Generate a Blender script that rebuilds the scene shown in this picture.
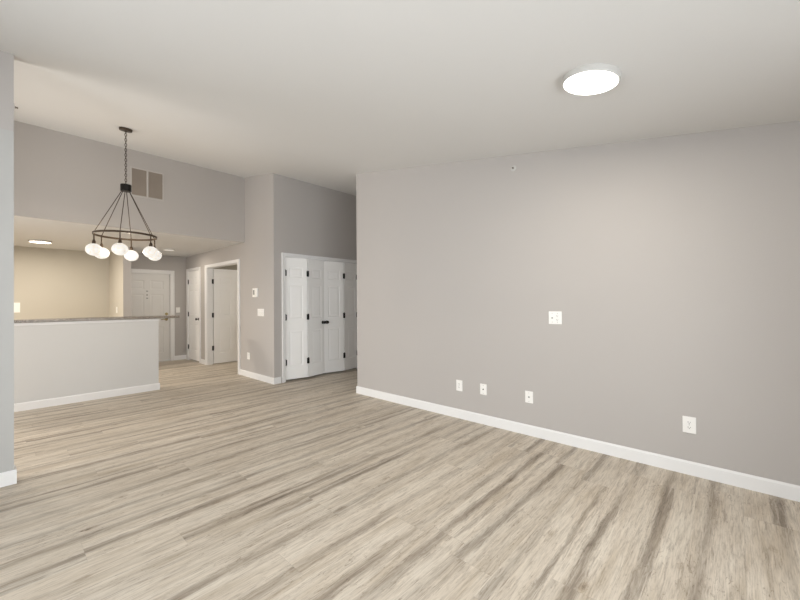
import bpy, bmesh, math, random
from mathutils import Vector, Matrix

for o in list(bpy.data.objects):
    bpy.data.objects.remove(o)
C = bpy.context.scene.collection
scene = bpy.context.scene

# ------------------------------------------------------------------ camera
F = Vector((0.73848892, 0.67424209, 0.00563258))
R_ = Vector((0.67426556, -0.73845979, -0.00656461))
U = Vector((0.00026670, -0.00864575, 0.99996259))
cam = bpy.data.cameras.new('camera')
cam.sensor_width = 36.0
cam.lens = 367.661 / 800 * 36
cam.shift_y = 0.13 / 800
cam.clip_start = 0.02
co = bpy.data.objects.new('camera', cam)
C.objects.link(co)
m4 = Matrix((R_, U, -F)).transposed().to_4x4()
m4.translation = Vector((0, 0, 1.34))
co.matrix_world = m4
scene.camera = co

# ------------------------------------------------------------------ light
W = bpy.data.worlds.new('sky')
scene.world = W
W.use_nodes = True
bg = W.node_tree.nodes['Background']
bg.inputs[0].default_value = (0.86, 0.93, 1.0, 1)
bg.inputs[1].default_value = 1.2

def area(name, loc, rot, sx, sy, power, col):
    l = bpy.data.lights.new(name, 'AREA')
    l.shape = 'RECTANGLE'; l.size = sx; l.size_y = sy
    l.energy = power; l.color = col
    o = bpy.data.objects.new(name, l); C.objects.link(o)
    o.location = loc; o.rotation_euler = rot
    return o

# daylight through the sliding door behind the camera and the window on the left
area('daylight_patio', (0.6, -1.62, 1.25), (math.radians(90), 0, 0), 4.2, 2.3, 105, (0.92, 0.965, 1.0))
# added upward fill outside the patio door, brightens the ceiling
area('ceiling_fill', (0.6, -2.5, 0.25), (math.radians(118), 0, 0), 4.6, 1.6, 95, (0.93, 0.97, 1.0))
area('daylight_side', (-2.62, 1.4, 1.35), (math.radians(90), 0, math.radians(-90)), 3.2, 1.9, 225, (0.92, 0.965, 1.0))
area('dining_fill', (-2.62, 5.4, 1.3), (math.radians(94), 0, math.radians(-90)), 2.4, 2.0, 140, (1.0, 0.97, 0.93))  # added fill out of view, brightens hall wall, closet and ceiling

vs = scene.view_settings
vs.view_transform = 'Standard'
vs.look = 'None'
vs.gamma = 1.0
vs.use_curve_mapping = False
vs.exposure = -0.14

# ------------------------------------------------------------------ materials
def lin(c):
    return tuple(((v / 255 + 0.055) / 1.055) ** 2.4 if v > 10 else v / 255 / 12.92 for v in c)

def mat(name, col, rough=0.6, metal=0.0, noise=0.03, scale=6.0, bump=0.0, bscale=200.0, spec=0.5):
    m = bpy.data.materials.new(name); m.use_nodes = True
    nt = m.node_tree; N = nt.nodes; L = nt.links
    b = N['Principled BSDF']
    b.inputs['Roughness'].default_value = rough
    b.inputs['Metallic'].default_value = metal
    b.inputs['Specular IOR Level'].default_value = spec
    tc = N.new('ShaderNodeTexCoord')
    nz = N.new('ShaderNodeTexNoise'); nz.inputs['Scale'].default_value = scale
    nz.inputs['Detail'].default_value = 4
    L.new(tc.outputs['Object'], nz.inputs['Vector'])
    mx = N.new('ShaderNodeMix'); mx.data_type = 'RGBA'
    c = lin(col)
    mx.inputs[6].default_value = tuple(v * (1 - noise) for v in c) + (1,)
    mx.inputs[7].default_value = tuple(min(1, v * (1 + noise)) for v in c) + (1,)
    L.new(nz.outputs['Fac'], mx.inputs[0])
    L.new(mx.outputs[2], b.inputs['Base Color'])
    if bump:
        n2 = N.new('ShaderNodeTexNoise'); n2.inputs['Scale'].default_value = bscale
        L.new(tc.outputs['Object'], n2.inputs['Vector'])
        bp = N.new('ShaderNodeBump'); bp.inputs['Strength'].default_value = bump
        bp.inputs['Distance'].default_value = 0.002
        L.new(n2.outputs['Fac'], bp.inputs['Height'])
        L.new(bp.outputs['Normal'], b.inputs['Normal'])
    return m

def emit(name, col, strength, surf=(250, 248, 244)):
    m = mat(name, surf, 0.35, noise=0.02)
    b = m.node_tree.nodes['Principled BSDF']
    b.inputs['Emission Color'].default_value = tuple(col) + (1,)
    b.inputs['Emission Strength'].default_value = strength
    return m

M = {}
M['wall'] = mat('greige_wall_paint', (184, 179, 175), 0.75, bump=0.12, noise=0.012, scale=1.5, spec=0.25)
M['wall_light'] = mat('pale_grey_wall_paint', (211, 210, 208), 0.75, bump=0.12, noise=0.012, scale=1.5, spec=0.25)
M['wall_end_lit'] = mat('window_lit_wall_paint', (184, 183, 180), 0.75, bump=0.12, noise=0.012, scale=1.5, spec=0.25)  # wall paint with the window light on its lower part put into the colour
M['wall_yellow'] = mat('cream_kitchen_paint', (190, 184, 172), 0.75, bump=0.12, noise=0.012, scale=1.5, spec=0.25)
M['ceiling'] = mat('white_ceiling_paint', (219, 218, 216), 0.9, bump=0.2, noise=0.012, scale=2, spec=0.1)
M['trim'] = mat('white_trim_paint', (234, 233, 232), 0.4, noise=0.01)
M['door'] = mat('white_door_paint', (250, 249, 247), 0.42, noise=0.012, bump=0.15, bscale=60)
M['entry'] = mat('grey_white_door_paint', (222, 220, 217), 0.45, noise=0.012)
M['plastic'] = mat('white_plastic', (242, 240, 236), 0.35, noise=0.01)
M['plastic_grey'] = mat('grey_display', (150, 150, 146), 0.3, noise=0.02)
M['slot'] = mat('dark_slot', (70, 66, 62), 0.6)
M['black'] = mat('matte_black_metal', (26, 24, 22), 0.45, 0.4, noise=0.08)
M['bronze'] = mat('dark_bronze_metal', (78, 66, 54), 0.42, 0.6, noise=0.12, scale=30)
M['brass'] = mat('aged_brass', (176, 158, 116), 0.35, 0.9)
M['chrome'] = mat('brushed_metal', (150, 146, 140), 0.3, 0.9)
M['nozzle'] = mat('aged_metal', (120, 112, 102), 0.5, 0.3)
M['grille'] = mat('grey_vent_mesh', (164, 153, 142), 0.6, noise=0.05)
M['grille_frame'] = mat('painted_vent_frame', (188, 183, 178), 0.6)
M['dark'] = mat('dark_void', (40, 37, 34), 0.9)
M['fix_white'] = mat('white_fixture_enamel', (196, 194, 190), 0.35, noise=0.01)
M['diffuser'] = emit('lit_diffuser', (1.0, 0.97, 0.92), 6.0)
M['diffuser_kitchen'] = emit('lit_warm_diffuser', (1.0, 0.90, 0.72), 8.0)
M['diffuser_dim'] = emit('dim_diffuser', (1.0, 0.95, 0.88), 0.3)

def globe_mat():
    m = bpy.data.materials.new('lit_swirled_glass'); m.use_nodes = True
    N = m.node_tree.nodes; L = m.node_tree.links
    b = N['Principled BSDF']; b.inputs['Roughness'].default_value = 0.15
    b.inputs['Base Color'].default_value = (0.3, 0.29, 0.27, 1)
    tc = N.new('ShaderNodeTexCoord')
    w = N.new('ShaderNodeTexNoise'); w.inputs['Scale'].default_value = 14; w.inputs['Distortion'].default_value = 2.5
    L.new(tc.outputs['Object'], w.inputs['Vector'])
    r = N.new('ShaderNodeValToRGB')
    r.color_ramp.elements[0].position = 0.3; r.color_ramp.elements[0].color = (0.78, 0.70, 0.60, 1)
    r.color_ramp.elements[1].position = 0.6; r.color_ramp.elements[1].color = (1, 0.97, 0.91, 1)
    L.new(w.outputs['Fac'], r.inputs['Fac'])
    L.new(r.outputs['Color'], b.inputs['Emission Color'])
    b.inputs['Emission Strength'].default_value = 0.85
    return m
M['globe'] = globe_mat()

def glass_mat():
    m = bpy.data.materials.new('window_glass'); m.use_nodes = True
    N = m.node_tree.nodes; L = m.node_tree.links
    N.remove(N['Principled BSDF'])
    t = N.new('ShaderNodeBsdfTransparent'); g = N.new('ShaderNodeBsdfGlossy')
    g.inputs['Roughness'].default_value = 0.02
    fr = N.new('ShaderNodeFresnel'); fr.inputs['IOR'].default_value = 1.3
    mx = N.new('ShaderNodeMixShader')
    L.new(fr.outputs[0], mx.inputs[0]); L.new(t.outputs[0], mx.inputs[1]); L.new(g.outputs[0], mx.inputs[2])
    L.new(mx.outputs[0], N['Material Output'].inputs[0])
    return m
M['glass'] = glass_mat()

def granite():
    m = mat('speckled_granite', (150, 142, 134), 0.25)
    N = m.node_tree.nodes; L = m.node_tree.links; b = N['Principled BSDF']
    tc = N.new('ShaderNodeTexCoord')
    v = N.new('ShaderNodeTexNoise'); v.inputs['Scale'].default_value = 140; v.inputs['Detail'].default_value = 6
    L.new(tc.outputs['Object'], v.inputs['Vector'])
    r = N.new('ShaderNodeValToRGB'); e = r.color_ramp.elements
    e[0].position = 0.36; e[0].color = lin((70, 62, 55)) + (1,)
    e[1].position = 0.62; e[1].color = lin((164, 154, 142)) + (1,)
    k = e.new(0.5); k.color = lin((136, 126, 114)) + (1,)
    L.new(v.outputs['Fac'], r.inputs['Fac']); L.new(r.outputs['Color'], b.inputs['Base Color'])
    return m
M['granite'] = granite()

FLOOR_LO, FLOOR_MID, FLOOR_HI, FLOOR_BAND = (188, 175, 157), (206, 195, 180), (215, 206, 192), (122, 109, 95)
def floor_mat():
    m = bpy.data.materials.new('oak_plank_floor'); m.use_nodes = True
    nt = m.node_tree; N = nt.nodes; L = nt.links; b = N['Principled BSDF']
    def math_(op, a, c=None, cl=False):
        n = N.new('ShaderNodeMath'); n.operation = op; n.use_clamp = cl
        for i, v in enumerate((a, c)):
            if v is None: continue
            if isinstance(v, (int, float)): n.inputs[i].default_value = v
            else: L.new(v, n.inputs[i])
        return n.outputs[0]
    def comb(x, y, z):
        n = N.new('ShaderNodeCombineXYZ')
        for i, v in enumerate((x, y, z)):
            if isinstance(v, (int, float)): n.inputs[i].default_value = v
            else: L.new(v, n.inputs[i])
        return n.outputs[0]
    def noise(vec, detail=4, rough=0.55, dist=0.0):
        n = N.new('ShaderNodeTexNoise'); n.inputs['Scale'].default_value = 1
        n.inputs['Detail'].default_value = detail; n.inputs['Roughness'].default_value = rough
        n.inputs['Distortion'].default_value = dist
        L.new(vec, n.inputs['Vector']); return n.outputs['Fac']
    def ramp(f, stops):
        n = N.new('ShaderNodeValToRGB'); e = n.color_ramp.elements
        while len(e) < len(stops): e.new(0.5)
        for i, (p, c) in enumerate(stops):
            e[i].position = p; e[i].color = tuple(c) + (1,)
        L.new(f, n.inputs['Fac']); return n.outputs['Color']
    def mixc(f, a, c, mode='MIX'):
        n = N.new('ShaderNodeMix'); n.data_type = 'RGBA'; n.blend_type = mode
        for i, v in ((0, f), (6, a), (7, c)):
            if isinstance(v, (int, float)): n.inputs[i].default_value = v
            elif isinstance(v, tuple): n.inputs[i].default_value = v
            else: L.new(v, n.inputs[i])
        return n.outputs[2]
    tc = N.new('ShaderNodeTexCoord'); sp = N.new('ShaderNodeSeparateXYZ')
    L.new(tc.outputs['Object'], sp.inputs[0])
    X, Y = sp.outputs[0], sp.outputs[1]
    PW, PL = 0.23, 1.5
    ry = math_('DIVIDE', math_('ADD', Y, 23.0 + 0.026), PW)
    row = math_('FLOOR', ry)
    wn = N.new('ShaderNodeTexWhiteNoise'); wn.noise_dimensions = '1D'; L.new(row, wn.inputs['W'])
    cx = math_('ADD', math_('DIVIDE', math_('ADD', X, 20), PL), math_('MULTIPLY', wn.outputs['Value'], 7.0))
    col = math_('FLOOR', cx)
    w2 = N.new('ShaderNodeTexWhiteNoise'); w2.noise_dimensions = '2D'
    L.new(comb(row, col, 0), w2.inputs['Vector'])
    seed = w2.outputs['Value']
    sc = N.new('ShaderNodeSeparateColor'); L.new(w2.outputs['Color'], sc.inputs[0])
    s40 = math_('MULTIPLY', seed, 40)
    fy = math_('FRACT', ry); fx = math_('FRACT', cx)
    # fine grain, soft blotches, flecks
    n2 = noise(comb(math_('ADD', math_('MULTIPLY', X, 6.0), s40), math_('MULTIPLY', Y, 60), s40), 6, 0.72, 0.9)
    n1 = noise(comb(math_('ADD', math_('MULTIPLY', X, 1.3), s40), math_('MULTIPLY', Y, 13), s40), 4, 0.55, 0.6)
    n3 = noise(comb(math_('ADD', math_('MULTIPLY', X, 16.0), s40), math_('MULTIPLY', Y, 48), s40), 4, 0.65, 1.8)
    wob = noise(comb(math_('ADD', math_('MULTIPLY', X, 1.1), s40), s40, row), 2, 0.5, 0.0)
    n5 = noise(comb(math_('ADD', math_('MULTIPLY', X, 0.9), s40), math_('MULTIPLY', Y, 3.0), math_('ADD', s40, 9)), 2, 0.5, 0.0)
    n4 = noise(comb(math_('ADD', math_('MULTIPLY', X, 7.0), s40), math_('MULTIPLY', Y, 150), s40), 3, 0.7, 0.3)
    # one or two long dark heartwood bands along every plank
    def band(r, width, amp):
        c = math_('ADD', math_('ADD', math_('MULTIPLY', r, 0.9), 0.05), math_('MULTIPLY', math_('SUBTRACT', wob, 0.5), 0.35))
        d = math_('ABSOLUTE', math_('SUBTRACT', fy, c))
        d = math_('ADD', d, math_('MULTIPLY', math_('SUBTRACT', n2, 0.5), 0.30))
        v = math_('SUBTRACT', 1.0, math_('DIVIDE', d, width), True)
        v = math_('MULTIPLY', v, math_('MULTIPLY', v, math_('SUBTRACT', 3.0, math_('MULTIPLY', v, 2.0))))
        return math_('MULTIPLY', v, amp)
    am = math_('MULTIPLY', math_('SUBTRACT', n5, 0.25, True), 2.0, True)
    sr = N.new('ShaderNodeSeparateColor'); L.new(wn.outputs['Color'], sr.inputs[0])
    bands = math_('MAXIMUM', band(math_('ADD', math_('MULTIPLY', sr.outputs[1], 0.8), math_('MULTIPLY', sc.outputs[0], 0.2)), 0.20, am), band(sc.outputs[1], 0.11, math_('MULTIPLY', am, 0.8)))
    base = ramp(n1, [(0.30, lin(FLOOR_LO)), (0.50, lin(FLOOR_MID)), (0.72, lin(FLOOR_HI))])
    c0 = mixc(math_('MULTIPLY', bands, 0.95), base, lin(FLOOR_BAND) + (1,))
    grain = ramp(n2, [(0.34, (0.62, 0.59, 0.56)), (0.47, (0.96, 0.96, 0.955)), (0.70, (1.10, 1.10, 1.095))])
    c1 = mixc(0.8, c0, grain, 'MULTIPLY')
    fine = ramp(n4, [(0.36, (0.80, 0.785, 0.77)), (0.5, (1, 1, 1)), (0.66, (1.07, 1.07, 1.065))])
    c1 = mixc(0.9, c1, fine, 'MULTIPLY')
    blot = ramp(n3, [(0.33, (0.50, 0.45, 0.40)), (0.41, (1, 1, 1))])
    gate = noise(comb(math_('ADD', math_('MULTIPLY', X, 2.0), s40), math_('MULTIPLY', Y, 6), s40), 2, 0.5, 0.0)
    c2 = mixc(math_('MULTIPLY', math_('SUBTRACT', gate, 0.36, True), 3.2, True), c1, blot, 'MULTIPLY')
    # knots
    vo = N.new('ShaderNodeTexVoronoi'); vo.inputs['Scale'].default_value = 1
    L.new(comb(math_('ADD', math_('MULTIPLY', X, 2.6), s40), math_('MULTIPLY', Y, 5.6), s40), vo.inputs['Vector'])
    kd = math_('ADD', vo.outputs['Distance'], math_('MULTIPLY', math_('SUBTRACT', n3, 0.5), 0.16))
    knot = ramp(kd, [(0.025, (0.45, 0.40, 0.35)), (0.06, (0.80, 0.77, 0.74)), (0.085, (0.72, 0.68, 0.63)), (0.12, (0.95, 0.94, 0.93)), (0.18, (1, 1, 1))])
    c3 = mixc(0.8, c2, knot, 'MULTIPLY')
    # plank tone
    tone = math_('ADD', math_('MULTIPLY', seed, 0.10), 0.95)
    c4 = mixc(1.0, c3, comb(tone, tone, tone), 'MULTIPLY')
    # seams
    ey = math_('MULTIPLY', math_('MINIMUM', fy, math_('SUBTRACT', 1.0, fy)), PW)
    ex = math_('MULTIPLY', math_('MINIMUM', fx, math_('SUBTRACT', 1.0, fx)), PL)
    ed = math_('MINIMUM', ey, ex)
    seam = math_('SUBTRACT', 1.0, math_('DIVIDE', ed, 0.0016), True)
    c5 = mixc(math_('MULTIPLY', seam, 0.28), c4, (0.16, 0.13, 0.10, 1))
    L.new(c5, b.inputs['Base Color'])
    rg = math_('ADD', math_('MULTIPLY', n2, 0.12), 0.42)
    L.new(rg, b.inputs['Roughness'])
    b.inputs['Specular IOR Level'].default_value = 0.35
    bp = N.new('ShaderNodeBump'); bp.inputs['Strength'].default_value = 0.15; bp.inputs['Distance'].default_value = 0.002
    L.new(math_('SUBTRACT', n2, seam), bp.inputs['Height']); L.new(bp.outputs['Normal'], b.inputs['Normal'])
    return m
M['floor'] = floor_mat()

# ------------------------------------------------------------------ helpers
def hexa(bm, x0, x1, y0, y1, z0, z1, mi=0, top=None, bot=None):
    """box; top / bot: functions of y giving sloped height"""
    vs_ = []
    for z in (0, 1):
        for (x, y) in ((x0, y0), (x1, y0), (x1, y1), (x0, y1)):
            zz = (bot(y) if bot else z0) if z == 0 else (top(y) if top else z1)
            vs_.append(bm.verts.new((x, y, zz)))
    for f in ((3, 2, 1, 0), (4, 5, 6, 7), (0, 1, 5, 4), (1, 2, 6, 5), (2, 3, 7, 6), (3, 0, 4, 7)):
        bm.faces.new([vs_[i] for i in f]).material_index = mi
    return vs_

def boxes(*bs):
    bm = bmesh.new()
    for b in bs: hexa(bm, *b)
    return bm

def obj(name, bm, m, parent=None, bevel=0, smooth=False, loc=None, rot=None):
    bmesh.ops.recalc_face_normals(bm, faces=bm.faces)
    me = bpy.data.meshes.new(name); bm.to_mesh(me); bm.free()
    for mm in (m if isinstance(m, (list, tuple)) else [m]): me.materials.append(mm)
    if smooth:
        for p in me.polygons: p.use_smooth = True
    o = bpy.data.objects.new(name, me); C.objects.link(o)
    if loc: o.location = loc
    if rot: o.rotation_euler = rot
    if parent: o.parent = parent
    if bevel:
        b = o.modifiers.new('bevel', 'BEVEL'); b.width = bevel; b.segments = 2; b.limit_method = 'ANGLE'
    return o

def thing(name, label, cat, loc=(0, 0, 0), rotz=0, group=None):
    o = bpy.data.objects.new(name, None); C.objects.link(o)
    o.empty_display_size = 0.05
    o.location = loc; o.rotation_euler = (0, 0, rotz)
    o['label'] = label; o['category'] = cat
    if group: o['group'] = group
    return o

def struct(name, bm, m, label, cat, bevel=0):
    o = obj(name, bm, m, bevel=bevel)
    o['kind'] = 'structure'; o['label'] = label; o['category'] = cat
    return o

def lathe(bm, prof, seg=32, ctr=(0, 0, 0), axis='Z', mi=0):
    rings = []
    for r, h in prof:
        ring = []
        n = 1 if r < 1e-6 else seg
        for i in range(n):
            a = 2 * math.pi * i / seg
            x, y, z = r * math.cos(a), r * math.sin(a), h
            if axis == 'Y': x, y, z = x, z, y
            if axis == 'X': x, y, z = z, x, y
            ring.append(bm.verts.new((x + ctr[0], y + ctr[1], z + ctr[2])))
        rings.append(ring)
    for a, b in zip(rings, rings[1:]):
        for i in range(seg):
            j = (i + 1) % seg
            if len(a) == 1 and len(b) == 1: continue
            if len(a) == 1: f = [a[0], b[i], b[j]]
            elif len(b) == 1: f = [a[i], a[j], b[0]]
            else: f = [a[i], a[j], b[j], b[i]]
            bm.faces.new(f).material_index = mi
    return bm

def tube(bm, pts, r, seg=8, closed=False):
    pts = [Vector(p) for p in pts]; n = len(pts); rings = []
    ref = None
    for i, p in enumerate(pts):
        a = pts[(i - 1) % n] if (closed or i > 0) else p
        b = pts[(i + 1) % n] if (closed or i < n - 1) else p
        t = (b - a).normalized()
        if ref is None:
            ref = t.cross(Vector((0, 0, 1)))
            if ref.length < 1e-3: ref = t.cross(Vector((1, 0, 0)))
        ref = (ref - t * ref.dot(t)).normalized()
        q = t.cross(ref)
        rr = r[i] if isinstance(r, (list, tuple)) else r
        rings.append([bm.verts.new(p + (ref * math.cos(2 * math.pi * k / seg) + q * math.sin(2 * math.pi * k / seg)) * rr) for k in range(seg)])
    last = n if closed else n - 1
    for i in range(last):
        a, b = rings[i], rings[(i + 1) % n]
        for k in range(seg):
            bm.faces.new([a[k], a[(k + 1) % seg], b[(k + 1) % seg], b[k]])
    if not closed:
        bm.faces.new(rings[0][::-1]); bm.faces.new(rings[-1])
    return bm

# ------------------------------------------------------------------ key dimensions
def ceil(y): return 2.5801 + 0.1612 * y
XA, YB, YC, XD, YE, YG, YK, XM = 3.593, 4.144, 5.636, 3.081, 6.681, 9.827, 6.670, 1.700
ZS = 2.463            # flat kitchen / hall ceiling
YP, XP = 4.012, 0.084 # wall return on the left
XL, YS = -2.3, -1.3   # left wall, window wall behind the camera
YKB = 10.15            # kitchen back wall
XPA, XPB, YPE = 1.652, 1.782, 8.80
XN = 5.6              # right end of the closet nook
T = 0.12

# ------------------------------------------------------------------ structure
bm = boxes((XL - T, 7.0, YS - T, YKB + T, -0.1, 0))
struct('floor', bm, M['floor'], 'pale greige wood plank floor running through the whole apartment', 'floor')

bm = bmesh.new()
hexa(bm, XL - T, XN + T, YS - T, YE, 0, 0, bot=ceil, top=lambda y: ceil(y) + 0.1)
struct('ceiling', bm, M['ceiling'], 'white sloped ceiling over the living room', 'ceiling')
bm = boxes((XL - T, XD, YE + 0.02, YKB + T, ZS, ZS + 0.1))
struct('ceiling_kitchen', bm, M['ceiling'], 'low flat white ceiling over kitchen and entry hall', 'ceiling')

bm = bmesh.new()
hexa(bm, XA, XA + T, YS, YB, 0, 0, top=ceil)
struct('wall_right', bm, M['wall'], 'long blank greige wall on the right with outlets', 'wall')

bm = bmesh.new()   # closet wall with bifold opening
CX0, CX1, CZ = 3.280, 4.930, 2.132
hexa(bm, XD + T, CX0, YC, YC + T, 0, 0, top=lambda y: ceil(YC))
hexa(bm, CX1, XN, YC, YC + T, 0, 0, top=lambda y: ceil(YC))
hexa(bm, CX0, CX1, YC, YC + T, CZ, 0, top=lambda y: ceil(YC), bot=lambda y: CZ)
struct('wall_closet', bm, M['wall'], 'greige wall above and around the white folding closet doors', 'wall')
bm = boxes((XD + T, XN, YC + T + 0.6, YC + 2 * T + 0.6, 0, 2.5), (XD + T, XN, YC + T, YC + T + 0.6, 2.4, 2.5))
struct('wall_closet_interior', bm, M['wall'], 'back and top of the closet behind the folding doors', 'wall')

bm = bmesh.new()
hexa(bm, XN, XN + T, YB - 0.3, YC + T, 0, 0, top=ceil)
hexa(bm, XA + T, XN, YB - T, YB, 0, 0, top=ceil)
struct('wall_nook', bm, M['wall'], 'greige walls closing the nook beside the closet', 'wall')

# hall wall (x = XD) with two door openings
D0, D1, DZ = 6.965, 8.500, 2.122     # doorway to the bedroom
E0, E1, EZ = 8.940, 9.665, 2.112      # closed door
bm = bmesh.new()
hexa(bm, XD, XD + T, YC, YE, 0, 0, top=ceil)
for (y0, y1, z0, z1) in ((YE, D0, 0, ZS + 0.1), (D0, D1, DZ, ZS + 0.1), (D1, E0, 0, ZS + 0.1), (E0, E1, EZ, ZS + 0.1), (E1, YG + T, 0, ZS + 0.1)):
    hexa(bm, XD, XD + T, y0, y1, z0, z1)
bm2 = bm
struct('wall_hall', bm2, M['wall'], 'greige hall wall with thermostat and two doorways', 'wall')

bm = bmesh.new()
hexa(bm, XL, XD, YE, YE + 0.02, ZS, 0, top=lambda y: ceil(YE), bot=lambda y: ZS)
struct('wall_soffit', bm, M['wall'], 'greige upper wall with the vent above the kitchen opening', 'wall')

bm = boxes((XP - 0.4, XM, YK, YK + T, 0, 1.110))
struct('wall_bar', bm, M['wall_light'], 'pale grey half wall under the breakfast bar counter', 'wall')

bm = bmesh.new()
hexa(bm, XL, XP, YP, YP + T, 2.645, 0, 0, top=ceil, bot=lambda y: 2.645)
hexa(bm, XL, XP, YP - 0.006, YP + T, 0, 2.645, 1)  # lower part stands proud and paler, imitating the window-lit area
struct('wall_return', bm, [M['wall'], M['wall_end_lit']], 'greige wall end at the left edge, window light painted in paler below', 'wall')

bm = boxes((XL, XPA, YKB, YKB + T, 0, ZS))
struct('wall_kitchen', bm, M['wall_yellow'], 'cream yellow kitchen back wall behind the bar', 'wall')
bm = bmesh.new()
hexa(bm, XPA, XPB, YPE, YKB + T, 0, ZS)
for f in bm.faces:
    if f.normal.x == 0: pass
bm.faces.ensure_lookup_table()
for f in bm.faces:
    c = f.calc_center_median()
    if abs(c.x - XPA) < 1e-4: f.material_index = 1
struct('wall_partition', bm, [M['wall'], M['wall_yellow']], 'narrow partition between kitchen and entry door', 'wall')

EX0, EX1, EYZ = 1.838, 2.750, 2.040
bm = boxes((XPB, EX0, YG, YG + T, 0, ZS), (EX1, XD, YG, YG + T, 0, ZS), (EX0, EX1, YG, YG + T, EYZ, ZS))
struct('wall_entry', bm, M['wall'], 'greige wall around the entry door at the far end', 'wall')

# left wall with window, wall behind with sliding door
LW = (0.1, 2.7, 0.55, 2.15)
DW = (4.4, 6.4, 0.3, 2.15)  # unseen window opening, added to let fill light into the dining area
bm = bmesh.new()
hexa(bm, XL - T, XL, YS, LW[0], 0, 0, top=ceil); hexa(bm, XL - T, XL, LW[1], DW[0], 0, 0, top=ceil); hexa(bm, XL - T, XL, DW[1], YE, 0, 0, top=ceil)
hexa(bm, XL - T, XL, LW[0], LW[1], 0, LW[2])
hexa(bm, XL - T, XL, LW[0], LW[1], LW[3], 0, top=ceil, bot=lambda y: LW[3])
hexa(bm, XL - T, XL, DW[0], DW[1], 0, DW[2])
hexa(bm, XL - T, XL, DW[0], DW[1], DW[3], 0, top=ceil, bot=lambda y: DW[3])
hexa(bm, XL - T, XL, YE, YKB + T, 0, ZS + 0.1)
struct('wall_left', bm, M['wall'], 'greige wall on the left outside the frame with a window', 'wall')
BW = (-1.3, 2.5, 0.05, 2.12)
bm = bmesh.new()
ct = lambda y: ceil(YS)
hexa(bm, XL - T, BW[0], YS - T, YS, 0, 0, top=ct); hexa(bm, BW[1], XA + T, YS - T, YS, 0, 0, top=ct)
hexa(bm, BW[0], BW[1], YS - T, YS, 0, BW[2]); hexa(bm, BW[0], BW[1], YS - T, YS, BW[3], 0, top=ct, bot=lambda y: BW[3])
struct('wall_behind', bm, M['wall'], 'greige wall behind the camera with glazed patio door', 'wall')

def window(name, along, a0, a1, z0, z1, pos, nm, label):
    bm = bmesh.new(); fw = 0.06
    n = nm
    def put(b, p0, p1, q0, q1, d0, d1):
        if along == 'X': hexa(b, p0, p1, d0, d1, q0, q1)
        else: hexa(b, d0, d1, p0, p1, q0, q1)
    d0, d1 = pos - 0.03, pos + 0.03
    put(bm, a0, a1, z0, z0 + fw, d0, d1); put(bm, a0, a1, z1 - fw, z1, d0, d1)
    st = (a1 - a0 - fw) / n
    for i in range(n + 1):
        put(bm, a0 + i * st, a0 + i * st + fw, z0 + fw, z1 - fw, d0, d1)
    o = struct(name, bm, M['trim'], label, 'window')
    for i in range(n):
        g = bmesh.new(); put(g, a0 + i * st + fw, a0 + (i + 1) * st, z0 + fw, z1 - fw, pos - 0.004, pos + 0.004)
        obj('pane', g, M['glass'], o)
window('window_1', 'X', BW[0], BW[1], BW[2], BW[3], YS - 0.06, 3, 'white framed glazed patio door behind the camera')
window('window_2', 'Y', LW[0], LW[1], LW[2], LW[3], XL - 0.06, 2, 'white framed window in the left wall')
window('window_added', 'Y', DW[0], DW[1], DW[2], DW[3], XL - 0.06, 2, 'added unseen white framed window lighting the dining area')

# bedroom beyond the open doorway
bm = boxes((XD + T, 6.6, 9.4, 9.5, 0, ZS), (6.5, 6.6, 6.55, 9.4, 0, ZS), (XD + T, 6.5, 6.5, 6.55, 0, ZS))
struct('wall_bedroom', bm, M['wall_yellow'], 'cream walls of the room beyond the open white door', 'wall')
bm = boxes((XD + T, 6.6, 6.5, 9.5, ZS, ZS + 0.1))
struct('ceiling_bedroom', bm, M['ceiling'], 'ceiling of the room beyond the open white door', 'ceiling')

# ------------------------------------------------------------------ trim
BH, BT = 0.103, 0.014
def skirt(bm, p0, p1, nrm):
    """baseboard with a small eased top from p0 to p1, standing off along nrm"""
    (ax, ay), (bx, by) = p0, p1
    prof = [(0, 0), (BT, 0), (BT, BH - 0.014), (BT * 0.55, BH - 0.004), (BT * 0.35, BH), (0, BH)]
    A = [bm.verts.new((ax + nrm[0] * d, ay + nrm[1] * d, z)) for d, z in prof]
    B = [bm.verts.new((bx + nrm[0] * d, by + nrm[1] * d, z)) for d, z in prof]
    n = len(prof)
    for i in range(n):
        bm.faces.new([A[i], A[(i + 1) % n], B[(i + 1) % n], B[i]])
    bm.faces.new(A[::-1]); bm.faces.new(B)

def base(name, segs, label):
    bm = bmesh.new()
    for s in segs: skirt(bm, *s)
    return struct(name, bm, M['trim'], label, 'baseboard')
base('baseboard_right', [((XA, YS), (XA, YB + BT), (-1, 0)), ((XA, YB), (XN, YB), (0, 1))], 'white baseboard along the long right wall')
base('baseboard_hall', [((XD, YC - BT), (XD, 6.885), (-1, 0)), ((XD, 8.58), (XD, 8.87), (-1, 0)), ((XD, 9.735), (XD, YG), (-1, 0))], 'white baseboard under the thermostat wall')
base('baseboard_closet', [((XD, YC), (3.202, YC), (0, -1)), ((5.01, YC), (XN, YC), (0, -1))], 'short white baseboard beside the folding closet doors')
base('baseboard_entry', [((2.828, YG), (XD, YG), (0, -1))], 'short white baseboard beside the entry door')
base('baseboard_bar', [((XP - 0.4, YK), (XM + BT, YK), (0, -1)), ((XM, YK), (XM, YK + T), (1, 0))], 'white baseboard along the pale half wall')
base('baseboard_return', [((XL, YP - 0.006), (XP + BT, YP - 0.006), (0, -1)), ((XP, YP - 0.006), (XP, YP + T), (1, 0))], 'white baseboard of the wall end at the left edge')

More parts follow.
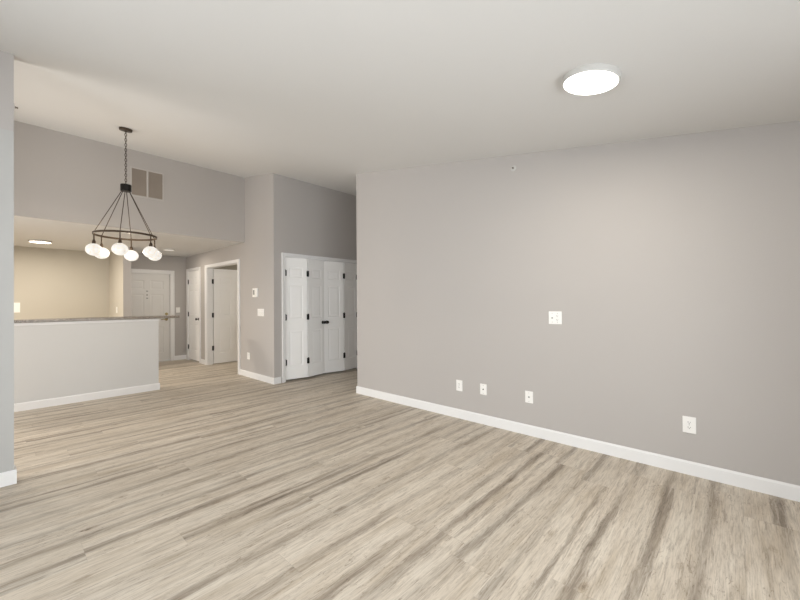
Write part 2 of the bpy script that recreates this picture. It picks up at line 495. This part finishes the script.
def casing(name, along, a0, a1, ztop, plane, sgn, w=0.075, label='', depth=T, jamb=True, wt=None):
    """door casing around opening a0..a1 with jamb lining; along 'X' or 'Y'; sgn = wall face outward sign"""
    bm = bmesh.new(); th = 0.016; wt = wt or w
    def put(p0, p1, q0, q1, d0, d1):
        lo, hi = min(d0, d1), max(d0, d1)
        if along == 'X': hexa(bm, p0, p1, lo, hi, q0, q1)
        else: hexa(bm, lo, hi, p0, p1, q0, q1)
    f = plane + sgn * th
    put(a0 - w, a0 + 0.004, 0, ztop + wt, plane, f); put(a1 - 0.004, a1 + w, 0, ztop + wt, plane, f)
    put(a0 + 0.004, a1 - 0.004, ztop - 0.004, ztop + wt, plane, f)
    # raised outer bead
    g = plane + sgn * (th + 0.007)
    put(a0 - w, a0 - w + 0.02, 0, ztop + wt, f, g); put(a1 + w - 0.02, a1 + w, 0, ztop + wt, f, g)
    put(a0 - w + 0.02, a1 + w - 0.02, ztop + wt - 0.02, ztop + wt, f, g)
    if jamb:
        bk = plane - sgn * depth
        put(a0, a0 + 0.012, 0, ztop, plane, bk); put(a1 - 0.012, a1, 0, ztop, plane, bk)
        put(a0 + 0.012, a1 - 0.012, ztop - 0.012, ztop, plane, bk)
    return struct(name, bm, M['trim'], label, 'door trim', bevel=0.002)
casing('trim_1', 'X', CX0, CX1, CZ, YC, -1, 0.056, 'white casing around the folding closet doors')
casing('trim_2', 'Y', D0, D1, DZ, XD, -1, 0.078, 'white casing around the open doorway', wt=0.052)
casing('trim_3', 'Y', E0, E1, EZ, XD, -1, 0.07, 'white casing around the narrow closed hall door', wt=0.052)
casing('trim_4', 'X', EX0, EX1, EYZ, YG, -1, 0.078, 'white casing around the far entry door')

# ------------------------------------------------------------------ doors
def panel_side(bm, w, h, cols, rows, y, sg):
    """one face of a moulded panel door in the plane y, sinking towards -sg*y"""
    xs = sorted(set([0, w] + [v for c in cols for v in c])); zs = sorted(set([0, h] + [v for r in rows for v in r]))
    def V(x, z, d): return bm.verts.new((x, y - sg * d, z))
    for i in range(len(xs) - 1):
        for j in range(len(zs) - 1):
            x0, x1, z0, z1 = xs[i], xs[i + 1], zs[j], zs[j + 1]
            if (x0, x1) in cols and (z0, z1) in rows:
                lev = [(0, 0), (0.010, 0.005), (0.022, 0.0055), (0.045, 0.0015)]
                prev = None
                for ins, d in lev:
                    q = [V(x0 + ins, z0 + ins, d), V(x1 - ins, z0 + ins, d), V(x1 - ins, z1 - ins, d), V(x0 + ins, z1 - ins, d)]
                    if prev:
                        for k in range(4): bm.faces.new([prev[k], prev[(k + 1) % 4], q[(k + 1) % 4], q[k]])
                    prev = q
                bm.faces.new(prev)
            else:
                bm.faces.new([V(x0, z0, 0), V(x1, z0, 0), V(x1, z1, 0), V(x0, z1, 0)])

def door_bm(w, h, t, cols, rows):
    """panel door, x 0..w, z 0..h, y -t..0 (front face at -t)"""
    bm = bmesh.new()
    panel_side(bm, w, h, cols, rows, -t, -1)
    panel_side(bm, w, h, cols, rows, 0, 1)
    for (a, b) in (((0, 0), (w, 0)), ((w, 0), (w, h)), ((w, h), (0, h)), ((0, h), (0, 0))):
        bm.faces.new([bm.verts.new((a[0], -t, a[1])), bm.verts.new((b[0], -t, b[1])), bm.verts.new((b[0], 0, b[1])), bm.verts.new((a[0], 0, a[1]))])
    bmesh.ops.remove_doubles(bm, verts=bm.verts, dist=1e-5)
    return bm
ROWS = [(0.22, 0.83), (1.04, 1.62), (1.74, 1.92)]

def hinge_bm():
    bm = bmesh.new()
    lathe(bm, [(0, -0.052), (0.009, -0.052), (0.009, 0.052), (0, 0.052)], 12)
    lathe(bm, [(0, 0.052), (0.006, 0.052), (0.0065, 0.058), (0, 0.060)], 10)
    hexa(bm, -0.024, 0.024, 0.000, 0.006, -0.048, 0.048)
    return bm
def knob_bm():
    bm = bmesh.new()   # axis along -Y
    lathe(bm, [(0, 0), (0.030, 0), (0.030, -0.006), (0.012, -0.010), (0.010, -0.030), (0.022, -0.036), (0.029, -0.048), (0.027, -0.058), (0.015, -0.064), (0, -0.065)], 24, axis='Y')
    return bm

# bifold closet doors
LWD, LH, LT = 0.4133, 2.086, 0.034
def bifold(name, x0, mirror, label):
    r = thing(name, label, 'closet door', (x0, YC + 0.058, 0.032)); r['kind'] = 'structure'
    s = -1 if mirror else 1
    ang = math.asin(0.080 / LWD)
    for k in range(2):
        bm = door_bm(LWD - 0.008, LH, LT, [(0.08, LWD - 0.088)], ROWS); bm.transform(Matrix.Translation((0.004, 0, 0)))
        if k == 0: mtx = Matrix.Rotation(-ang, 4, 'Z')
        else: mtx = Matrix.Translation((LWD * math.cos(ang), -LWD * math.sin(ang), 0)) @ Matrix.Rotation(ang, 4, 'Z')
        if mirror: mtx = Matrix.Scale(-1, 4, (1, 0, 0)) @ mtx
        bm.transform(mtx)
        leaf = obj('leaf', bm, M['door'], r)
        if k == 1:
            kb = knob_bm()
            kx = LWD - 0.05
            P = mtx @ Vector((kx, -LT, 0.945))
            obj('knob', kb, M['black'], leaf, smooth=True, loc=P, rot=(0, 0, s * ang))
    for z in (0.29, 1.06, 1.82):
        h = obj('hinge', hinge_bm(), M['black'], r, loc=(s * (LWD * math.cos(ang)), -LWD * math.sin(ang) - LT - 0.004, z))
        h2 = obj('hinge', hinge_bm(), M['black'], r, loc=(s * 0.008, -LT - 0.010, z))
    return r
bifold('door_1', CX0 + 0.014, False, 'left pair of white folding closet doors')
bifold('door_2', CX1 - 0.014, True, 'right pair of white folding closet doors partly hidden by wall')
bm = boxes((CX0 + 0.013, CX1 - 0.013, YC + 0.015, YC + 0.06, 2.1185, 2.1200))
struct('trim_5', bm, M['chrome'], 'metal track over the folding closet doors', 'door track')

# open bedroom door, swung 90 degrees, hinged on the far jamb
LWD2, LH2 = 0.86, 2.094
bm = door_bm(LWD2, LH2, 0.035, [(0.11, 0.38), (0.48, 0.75)], ROWS)
d3 = struct('door_3', bm, M['door'], 'white panel door standing open into the bright room', 'door')
d3.location = (XD + T + 0.012, D1 + 0.030, 0.012)
for z in (0.345, 1.07, 1.81):
    hb = boxes((-0.03, 0.0, -0.005, 0.0, -0.05, 0.05)); lathe(hb, [(0, -0.052), (0.010, -0.052), (0.010, 0.052), (0, 0.052)], 12)
    obj('hinge', hb, M['black'], d3, loc=(-0.008, -0.043, z))
for s in (-1, 1):
    obj('knob', knob_bm(), M['black'], d3, smooth=True, loc=(LWD2 - 0.07, -0.035 if s < 0 else 0, 0.97), rot=(0, 0, 0 if s < 0 else math.pi))

# closed narrow hall door (face towards -X)
w4 = E1 - E0 - 0.03
bm = door_bm(w4, 2.064, 0.035, [(0.09, w4 / 2 - 0.04), (w4 / 2 + 0.04, w4 - 0.09)], ROWS)
d4 = struct('door_4', bm, M['door'], 'narrow closed white panel door in the hall wall', 'door')
d4.rotation_euler = (0, 0, -math.pi / 2); d4.location = (XD + 0.036, E1 - 0.015, 0.032)
for z in (0.28, 1.055, 1.82):
    obj('hinge', hinge_bm(), M['black'], d4, loc=(-0.002, -0.042, z))
obj('knob', knob_bm(), M['black'], d4, smooth=True, loc=(w4 - 0.065, -0.035, 0.955))

# entry door
w5 = EX1 - EX0 - 0.03
bm = door_bm(w5, 2.02, 0.04, [(0.12, w5 / 2 - 0.06), (w5 / 2 + 0.06, w5 - 0.12)], [(0.2, 0.8), (0.98, 1.55), (1.66, 1.86)])
d5 = struct('door_5', bm, M['entry'], 'pale grey entry door behind the end of the bar', 'door')
d5.location = (EX0 + 0.015, YG + 0.06, 0.012)
hb = bmesh.new()
lathe(hb, [(0, 0), (0.032, 0), (0.032, -0.008), (0.012, -0.012), (0.011, -0.05), (0, -0.05)], 20, axis='Y')
tube(hb, [(0, -0.045, 0), (-0.05, -0.048, 0.002), (-0.12, -0.045, -0.004)], [0.011, 0.010, 0.008], 8)
obj('handle', hb, M['brass'], d5, smooth=True, loc=(w5 - 0.065, -0.04, 0.965))
hb = bmesh.new(); lathe(hb, [(0, 0), (0.032, 0), (0.032, -0.010), (0.02, -0.014), (0, -0.014)], 20, axis='Y'); hexa(hb, -0.006, 0.006, -0.03, -0.012, -0.018, 0.018)
obj('deadbolt', hb, M['brass'], d5, loc=(w5 - 0.065, -0.04, 1.09))
hb = bmesh.new(); lathe(hb, [(0.006, -0.002), (0.006, -0.008), (0.013, -0.008), (0.015, -0.003), (0.015, 0)], 16, axis='Y'); lathe(hb, [(0, -0.003), (0.006, -0.003)], 16, axis='Y')
obj('peephole', hb, M['chrome'], d5, loc=(w5 / 2 - 0.005, -0.04, 1.53))
for z in (1.615, 1.455):
    hb = boxes((-0.018, 0.018, -0.006, 0, -0.012, 0.012))
    obj('screw_plate', hb, M['plastic_grey'], d5, loc=(w5 / 2 - 0.005, -0.04, z), bevel=0.002)

# ------------------------------------------------------------------ bar counter
bm = boxes((XP - 0.4, 1.985, YK - 0.045, YK + 0.33, 1.110, 1.147))
o = obj('bar_counter', bm, M['granite'], bevel=0.006)
o['label'] = 'speckled granite breakfast bar top on the pale half wall'; o['category'] = 'counter'
bm = boxes((XP - 0.4, XM + 0.012, YK - 0.016, YK, 1.075, 1.110))
struct('trim_6', bm, M['trim'], 'slim pale moulding under the granite bar top', 'trim', bevel=0.003)

# ------------------------------------------------------------------ chandelier
CXY = Vector((1.043, 5.405)); ZR, RR = 2.160, 0.31
zc = ceil(CXY.y)
ch = thing('chandelier', 'dark ring chandelier with six lit glass globes hanging on a chain', 'chandelier', (CXY.x, CXY.y, zc))
tilt = math.atan(0.1612)
bm = bmesh.new(); lathe(bm, [(0, 0), (0.066, 0), (0.066, -0.022), (0.062, -0.029), (0.015, -0.032), (0.010, -0.042), (0, -0.042)], 36)
obj('canopy', bm, M['bronze'], ch, rot=(tilt, 0, 0), smooth=False, loc=(0, 0, 0))
def L3(x, y, z): return (x, y, z - zc)
bm = bmesh.new()
z_top, z_bot = zc - 0.03, 2.784
n = 21; pitch = (z_top - z_bot) / n
for i in range(n):
    zc_ = z_top - pitch * (i + 0.5) - zc
    hl = pitch / 2 + 0.004; wv = 0.010
    pts = []
    for k in range(14):
        a = 2 * math.pi * k / 14
        u, v = wv * math.cos(a), hl * math.sin(a)
        pts.append((u, 0, zc_ + v) if i % 2 else (0, u, zc_ + v))
    tube(bm, pts, 0.0036, 6, True)
obj('chain', bm, M['bronze'], ch, smooth=True)
bm = bmesh.new(); lathe(bm, [(0, 2.784), (0.008, 2.784), (0.010, 2.776), (0.053, 2.774), (0.055, 2.770), (0.055, 2.700), (0.053, 2.696), (0, 2.696)], 32, ctr=(0, 0, -zc))
obj('hub', bm, M['black'], ch)
bm = bmesh.new()   # flat band ring
lathe(bm, [(RR - 0.004, ZR - 0.011), (RR + 0.004, ZR - 0.011), (RR + 0.004, ZR + 0.011), (RR - 0.004, ZR + 0.011), (RR - 0.004, ZR - 0.011)], 72, ctr=(0, 0, -zc))
obj('ring', bm, M['bronze'], ch)
for i in range(6):
    a = math.radians(9 + 60 * i); cx, cy = math.cos(a), math.sin(a)
    bm = bmesh.new(); tube(bm, [L3(cx * 0.038, cy * 0.038, 2.70), L3(cx * RR, cy * RR, ZR)], 0.0042, 8)
    obj('rod', bm, M['bronze'], ch, smooth=True)
    bm = bmesh.new()
    lathe(bm, [(0, ZR + 0.014), (0.007, ZR + 0.012), (0.007, ZR - 0.085), (0.010, ZR - 0.090), (0.017, ZR - 0.105), (0.020, ZR - 0.140), (0, ZR - 0.140)], 16, ctr=(cx * RR, cy * RR, -zc))
    st = obj('stem', bm, M['bronze'], ch)
    bm = bmesh.new()
    prof = []
    for k in range(17):
        t = math.pi * k / 16
        prof.append((max(0.0, 0.078 * math.sin(t)) if 0 < k < 16 else 0, 0.070 * math.cos(t)))
    lathe(bm, prof, 28, ctr=(cx * RR, cy * RR, 1.958 - zc))
    obj('globe', bm, M['globe'], ch, smooth=True)

# ------------------------------------------------------------------ ceiling fixtures
def disc_light(name, label, loc, r, th, m, rot=(0, 0, 0), group=None):
    t = thing(name, label, 'ceiling light', loc, 0, group); t.rotation_euler = rot
    bm = bmesh.new(); lathe(bm, [(0, 0), (r, 0), (r, -th * 0.7), (r - 0.003, -th), (r * 0.95, -th), (r * 0.945, -th + 0.005), (0, -th + 0.005)], 48)
    obj('frame', bm, M['fix_white'], t)
    bm = bmesh.new(); lathe(bm, [(0, -th - 0.003), (r * 0.6, -th - 0.002), (r * 0.94, -th + 0.003), (r * 0.94, -th + 0.0049), (0, -th + 0.0049)], 48)
    obj('diffuser', bm, m, t)
    return t
disc_light('ceiling_light', 'lit round flush light on the sloped ceiling near right wall', (2.408, 0.630, ceil(0.630)), 0.158, 0.034, M['diffuser'], (tilt, 0, 0))
disc_light('ceiling_light', 'lit round flush light on the low kitchen ceiling', (0.51, 9.03, ZS), 0.15, 0.03, M['diffuser_kitchen'])
disc_light('ceiling_light', 'small pale disc light on the low ceiling before the entry door', (2.392, 8.645, ZS), 0.11, 0.02, M['diffuser_dim'])

# ------------------------------------------------------------------ vent
vt = thing('return_air_vent', 'square two-panel return air vent high above the kitchen opening', 'vent', (1.561, YE, 3.186))
fw = 0.022; hw, hh = 0.222, 0.222
bm = boxes((-hw, hw, -0.010, 0, hh - fw, hh), (-hw, hw, -0.010, 0, -hh, -hh + fw), (-hw, -hw + fw, -0.010, 0, -hh + fw, hh - fw), (hw - fw, hw, -0.010, 0, -hh + fw, hh - fw), (-0.012, 0.012, -0.010, 0, -hh + fw, hh - fw))
obj('frame', bm, M['grille_frame'], vt, bevel=0.002)
for s in (-1, 1):
    bm = bmesh.new()
    x0, x1 = sorted((s * 0.012, s * (hw - fw)))
    hexa(bm, x0, x1, -0.0025, -0.0005, -hh + fw, hh - fw)
    for k in range(26):
        z = -hh + fw + 0.008 + k * (2 * (hh - fw) - 0.01) / 26
        vv = [bm.verts.new(p) for p in ((x0, -0.009, z), (x1, -0.009, z), (x1, -0.0025, z + 0.008), (x0, -0.0025, z + 0.008))]
        bm.faces.new(vv)
        bm.faces.new([bm.verts.new(p) for p in ((x0, -0.009, z), (x0, -0.008, z - 0.001), (x1, -0.008, z - 0.001), (x1, -0.009, z))])
    obj('grille', bm, M['grille'], vt)

# ------------------------------------------------------------------ wall plates
def plate(t, w, h):
    bm = boxes((-w / 2, w / 2, -0.007, 0, -h / 2, h / 2))
    return obj('faceplate', bm, M['plastic'], t, bevel=0.003)
def screws(t, xs, z):
    for x in xs:
        for s in (-1, 1):
            bm = bmesh.new(); lathe(bm, [(0, -0.0085), (0.003, -0.0082), (0.0035, -0.0065)], 10, (x, 0, s * z), 'Y')
            obj('screw', bm, M['plastic_grey'], t)
def receptacle(t, x, z):
    bm = bmesh.new(); hexa(bm, x - 0.017, x + 0.017, -0.0095, -0.0065, z - 0.014, z + 0.014)
    r = obj('receptacle', bm, M['plastic'], t, bevel=0.004)
    bm = boxes((x - 0.008, x - 0.0055, -0.0100, -0.0094, z - 0.003, z + 0.007), (x + 0.0055, x + 0.008, -0.0100, -0.0094, z - 0.002, z + 0.006))
    lathe(bm, [(0, -0.0100), (0.0028, -0.0100), (0.0028, -0.0094)], 10, (x, 0, z - 0.008), 'Y')
    obj('slots', bm, M['slot'], r)
def toggle(t, x):
    bm = boxes((x - 0.006, x + 0.006, -0.0085, -0.0065, -0.013, 0.013))
    v = [bm.verts.new(p) for p in ((x - 0.004, -0.008, -0.004), (x + 0.004, -0.008, -0.004), (x + 0.004, -0.008, 0.008), (x - 0.004, -0.008, 0.008), (x - 0.0035, -0.020, 0.006), (x + 0.0035, -0.020, 0.006), (x + 0.0035, -0.019, 0.012), (x - 0.0035, -0.019, 0.012))]
    for f in ((0, 1, 5, 4), (1, 2, 6, 5), (2, 3, 7, 6), (3, 0, 4, 7), (4, 5, 6, 7)): bm.faces.new([v[i] for i in f])
    obj('toggle', bm, M['plastic'], t)
def rocker(t, x):
    bm = boxes((x - 0.0165, x + 0.0165, -0.0095, -0.0065, -0.033, 0.033))
    obj('rocker', bm, M['plastic'], t, bevel=0.003)
def jack(t, x, z, m='chrome'):
    bm = bmesh.new(); lathe(bm, [(0, -0.016), (0.003, -0.016), (0.0048, -0.016), (0.0048, -0.010), (0.0075, -0.010), (0.0075, -0.0065)], 14, (x, 0, z), 'Y')
    obj('jack', bm, M[m], t)
RA = -math.pi / 2

t = thing('media_plate', 'white two-gang wall plate halfway up the long right wall', 'wall plate', (XA, 1.274, 1.182), RA)
plate(t, 0.122, 0.122); jack(t, -0.026, -0.002, 'plastic_grey'); receptacle(t, 0.022, 0.019); receptacle(t, 0.022, -0.019); screws(t, (-0.026, 0.022), 0.042)
t = thing('outlet', 'small white outlet farthest left in the low row on right wall', 'outlet', (XA, 2.360, 0.376), RA, 'low wall outlets')
plate(t, 0.082, 0.125); receptacle(t, 0, 0.0195); receptacle(t, 0, -0.0195); screws(t, (0,), 0.0)
t = thing('cable_plate', 'white cable plate with dark centre jack, second from left', 'wall plate', (XA, 2.049, 0.380), RA)
plate(t, 0.080, 0.118); jack(t, 0, 0, 'slot'); screws(t, (0,), 0.042)
t = thing('phone_plate', 'white jack plate low on right wall below the two-gang plate', 'wall plate', (XA, 1.536, 0.382), RA)
plate(t, 0.080, 0.118)
obj('jack', boxes((-0.008, 0.008, -0.009, -0.0065, -0.007, 0.007)), M['plastic_grey'], t); screws(t, (0,), 0.042)
t = thing('outlet', 'white double outlet nearest the camera low on the right wall', 'outlet', (XA, 0.272, 0.382), RA, 'low wall outlets')
plate(t, 0.083, 0.126); receptacle(t, 0, 0.0195); receptacle(t, 0, -0.0195); screws(t, (0,), 0.0)

t = thing('light_switch', 'wide white multi-gang light switch below the thermostat', 'switch', (XD, 6.079, 1.178), RA)
plate(t, 0.225, 0.128)
for x in (-0.075, -0.025, 0.025, 0.075): toggle(t, x)
screws(t, (-0.075, -0.025, 0.025, 0.075), 0.03)
t = thing('outlet', 'white outlet low on the thermostat wall by the baseboard', 'outlet', (XD, 6.548, 0.381), RA)
plate(t, 0.09, 0.125); receptacle(t, 0, 0.0195); receptacle(t, 0, -0.0195); screws(t, (0,), 0.0)
t = thing('thermostat', 'white wall thermostat above the multi-gang switch', 'thermostat', (XD, 6.255, 1.525), RA)
obj('body', boxes((-0.085, 0.085, -0.028, 0, -0.078, 0.078)), M['plastic'], t, bevel=0.006)
obj('display', boxes((-0.060, 0.0, -0.0295, -0.0275, -0.035, 0.045)), M['plastic_grey'], t)
t = thing('light_switch', 'white light switch beside the entry door', 'switch', (2.906, YG, 1.188), 0)
plate(t, 0.085, 0.125); rocker(t, 0)
t = thing('light_switch', 'white light switch on the cream kitchen wall beside the left wall end', 'switch', (0.235, YKB, 1.285), 0)
plate(t, 0.12, 0.19); rocker(t, -0.025); rocker(t, 0.025)
t = thing('outlet', 'small white outlet on the kitchen side of the narrow partition', 'outlet', (XPA, 9.35, 1.22), RA)
plate(t, 0.085, 0.125); receptacle(t, 0, 0.0195); receptacle(t, 0, -0.0195)

# ------------------------------------------------------------------ sprinklers (axis along local -Y)
def sprinkler(label, loc, rz):
    t = thing('fire_sprinkler', label, 'sprinkler', loc, rz, 'sidewall fire sprinklers')
    bm = bmesh.new(); lathe(bm, [(0, 0), (0.030, 0), (0.029, -0.004), (0.018, -0.007), (0, -0.007)], 24, axis='Y')
    obj('escutcheon', bm, M['fix_white'], t, smooth=False)
    bm = bmesh.new(); lathe(bm, [(0, -0.007), (0.008, -0.007), (0.008, -0.012), (0.005, -0.015), (0.005, -0.021), (0.008, -0.022), (0.008, -0.024), (0, -0.025)], 14, axis='Y')
    obj('nozzle', bm, M['nozzle'], t)
sprinkler('small sprinkler head on the right wall just below the ceiling', (XA, 1.682, 2.714), RA)
sprinkler('small sprinkler head poking past the far end of the right wall', (XA + 0.02, YB, 3.058), math.pi)
sprinkler('small sprinkler head poking past the left wall end near the ceiling', (XP, YP + 0.06, 2.855), math.pi / 2)

# ------------------------------------------------------------------ lamp light and added fill
def pt(name, loc, power, col, r=0.1):
    l = bpy.data.lights.new(name, 'POINT'); l.energy = power; l.color = col; l.shadow_soft_size = r
    o = bpy.data.objects.new(name, l); C.objects.link(o); o.location = loc
def disc_lamp(name, loc, r, power, col, tilt_=0.0):
    l = bpy.data.lights.new(name, 'AREA'); l.shape = 'DISK'; l.size = 2 * r; l.energy = power; l.color = col
    o = bpy.data.objects.new(name, l); C.objects.link(o); o.location = loc; o.rotation_euler = (tilt_, 0, 0)
disc_lamp('kitchen_lamp_and_fill', (0.55, 9.02, ZS - 0.045), 0.15, 21, (1.0, 0.92, 0.80))
disc_lamp('kitchen_lamp_and_fill', (-1.0, 8.0, ZS - 0.045), 0.2, 95, (1.0, 0.92, 0.81))  # unseen fill with no fixture, added to light the kitchen evenly
disc_lamp('entry_lamp', (2.43, 8.63, ZS - 0.03), 0.10, 9, (1.0, 0.90, 0.76))
disc_lamp('living_lamp', (2.408, 0.630, ceil(0.630) - 0.045), 0.145, 16, (1.0, 0.92, 0.80), tilt)
pt('bedroom_lamp', (5.2, 7.6, 2.2), 30, (1.0, 0.92, 0.82), 0.15)
pt('chandelier_lamp', (1.043, 5.405, 1.97), 13, (1.0, 0.86, 0.68), 0.05)
